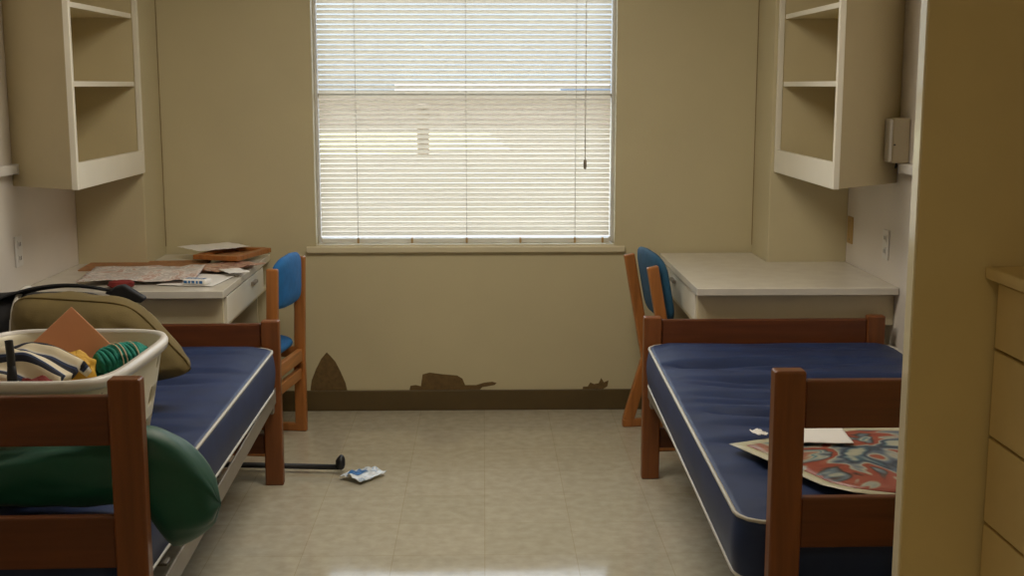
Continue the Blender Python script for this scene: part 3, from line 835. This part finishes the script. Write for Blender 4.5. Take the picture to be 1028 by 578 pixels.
def wl(u, v):
    p = wrp(.18+.42*u, .16+.46*v); return p+Vector((0, 0, .0035))
MB().grid(wl, 10, 10).done('blue_label', M['packet_blue'], t)
t.rotation_euler = (R(0), R(0), R(-38))

# ------------------------------------------------------------------ closet panel and dresser at the right
PY = 2.30
struct(MB().box(.812, XR, PY, PY+.036, 0, ZC, .0025).done('wall_right_closet', M['closet']))
MB().box(.8085, .8125, PY+.001, PY+.035, 0.001, ZC-.001, .001).done('lit_edge_strip', M['closet_lit_edge'], bpy.data.objects['wall_right_closet'])  # strip added to carry the painted lit edge of the panel
t = thing('built_in_dresser', 'tall yellow-cream dresser with slab drawers at the right of the photo', 'dresser', (XR, PY, 0))
dx = .966-XR; D0 = -.95; g = .003
MB().box(dx+.022, -.002, D0, -.003, .06, 1.19, .002).done('carcass', M['closet'], t)
MB().box(dx+.06, -.002, D0+.01, -.004, 0, .06).done('plinth', M['base'], t)
MB().box(dx-.022, -.002, D0-.01, -.0025, 1.190, 1.213, .003).done('top', M['dresser'], t)
zs = [1.184, 1.056, .885, .714, .543, .372, .201, .066]
for za, zb in zip(zs[1:], zs):
    d = MB().box(dx, dx+.0215, D0+.004, -.012, za+g, zb-g, .002).done('drawer', M['dresser'], t)
    MB().box(dx-.018, dx+.001, D0/2-.06, D0/2+.06, (za+zb)/2-.006, (za+zb)/2+.006, .003).done('pull', M['steel'], d)

# ------------------------------------------------------------------ added ceiling fill light (unseen, above the frame)
LX, LY = -.08, 3.95
t = thing('ceiling_fill', 'added white ceiling panel, unseen, filling in the room light', 'ceiling light', (LX, LY, ZC))
MB().box(-.62, .62, -.32, .32, -.035, -.001, .006).done('base_pan', M['fill_metal'], t)
lm, nt, p = new_mat('fill_diffuser'); p.inputs['Base Color'].default_value = (.9, .85, .7, 1)
p.inputs['Emission Color'].default_value = (1, .80, .48, 1); p.inputs['Emission Strength'].default_value = 1.5
MB().box(-.59, .59, -.29, .29, -.085, -.036, .02, 3).done('diffuser', lm, t)
def area(name, loc, rot, sx_, sy_, e, col):
    l = bpy.data.lights.new(name, 'AREA'); l.shape = 'RECTANGLE'; l.size = sx_; l.size_y = sy_; l.energy = e; l.color = col
    o = bpy.data.objects.new(name, l); COL.objects.link(o); o.location = loc; o.rotation_euler = rot; return o
FILL = area('ceiling_fill_area', (LX, LY, ZC-.11), (0, 0, 0), 1.1, .5, 23, (1, .93, .80))  # added fill, makes up for daylight the blind does not give
# added unseen fill behind the camera, standing in for entry light
FILL2 = area('entry_fill', (0, -.6, ZC-.02), (0, 0, 0), .3, .3, 10, (1, .84, .56))

# ------------------------------------------------------------------ outside
GZ = -.30
M['dry'] = mat('dry_ground', (.25, .21, .16), .9, .15, .4)
M['lawn'] = mat('sunlit_lawn', (.74, .68, .36), .9, .15, .6)
M['haze'] = mat('far_facade', (.25, .28, .32), .8, .06, .5)
M['fwhite'] = mat('far_white_band', (.85, .88, .93), .5, .03, .5)
M['fbrown'] = mat('far_brick', (.20, .155, .12), .85, .15, 1.5)
M['fdark'] = mat('far_window_glass', (.08, .13, .22), .2, .1, 1)
M['bark'] = mat('weathered_post_wood', (.16, .12, .08), .9, .2, 3, .3, 12)
struct(MB().box(-60, 60, 6.3, 120, GZ-.2, GZ).done('ground', M['dry']))
struct(MB().prism([(-40, 32), (-6, 31.5), (.75, 36), (.2, 49), (-40, 51)], GZ, GZ+.02).done('lawn', M['lawn']))
t = thing('far_building', 'long grey-blue building with a white band seen through the blind', 'building', (0, 56, GZ))
MB().box(-26, 24, .4, 9, 0, 9).done('facade', M['haze'], t)
MB().box(-26, 24, 0, .4, 0, 1.35).done('brick_base', M['fbrown'], t)
MB().box(-3.9, 5.6, -.3, .38, 1.48, 2.02, .05).done('white_band', M['fwhite'], t)
MB().box(3.4, 5.7, -.4, -.3, 1.46, 1.68).done('dark_window', M['fdark'], t)
MB().box(-27, 25, -.5, 9.5, 9, 9.4).done('roof', M['fbrown'], t)
t = thing('wooden_post', 'short dark post at the edge of the sunlit lawn outside the window', 'post', (-1.58, 33, GZ+.02), 0)
MB().box(-.15, .15, -.15, .15, 0, 1.22, .01).done('shaft', M['bark'], t)
MB().lathe([(.24, 1.221), (.24, 1.26), (.20, 1.29), (.02, 1.36)], 4).done('cap', M['bark'], t)

w = bpy.data.worlds.new('sky'); S.world = w; w.use_nodes = True
nt = w.node_tree; bg = nt.nodes['Background']
tc = N(nt, 'ShaderNodeTexCoord'); sx_ = N(nt, 'ShaderNodeSeparateXYZ'); nt.links.new(tc.outputs['Generated'], sx_.inputs[0])
r_ = ramp(nt, sx_.outputs[2], [(0, (.34, .36, .40)), (.12, (.46, .49, .53)), (.5, (.84, .92, 1.0))])
nt.links.new(r_.outputs[0], bg.inputs[0]); bg.inputs[1].default_value = 5.0
sun = bpy.data.lights.new('sun', 'SUN'); sun.energy = 3.2; sun.angle = R(1); sun.color = (1, .95, .82)
so = bpy.data.objects.new('sun', sun); COL.objects.link(so); so.rotation_euler = (R(50), 0, R(-25))
po = area('window_portal', ((WX0+WX1)/2, YB+.16, (WZ0+WZ1)/2), (R(-90), 0, 0), WX1-WX0, WZ1-WZ0, 1, (1, 1, 1))
po.data.cycles.is_portal = True

# repeats of a kind carry the same group
GROUPS = {'bed_frame': 'wooden bed frames', 'mattress': 'navy mattresses on the beds', 'desk_chair': 'wooden desk chairs', 'wall_cabinet': 'open-shelf wall cabinets',
          'built_in_desk': 'built-in desks in the back corners', 'outlet_plate': 'white wall outlets', 'cable_raceway': 'white cable raceways', 'paper_sheet': 'loose white papers', 'red_cloth': 'red cloths in the basket'}
for o in bpy.data.objects:
    k_ = o.name.split('.')[0]
    if k_ in GROUPS and o.parent is None: o['group'] = GROUPS[k_]

# ------------------------------------------------------------------ view
S.view_settings.view_transform = 'Standard'; S.view_settings.look = 'None'
S.view_settings.exposure = 0.22; S.view_settings.gamma = 1; S.view_settings.use_curve_mapping = False
S.cycles.use_denoising = True
S.cycles.max_bounces = 10; S.cycles.diffuse_bounces = 6; S.cycles.transparent_max_bounces = 12
S.cycles.sample_clamp_indirect = 6
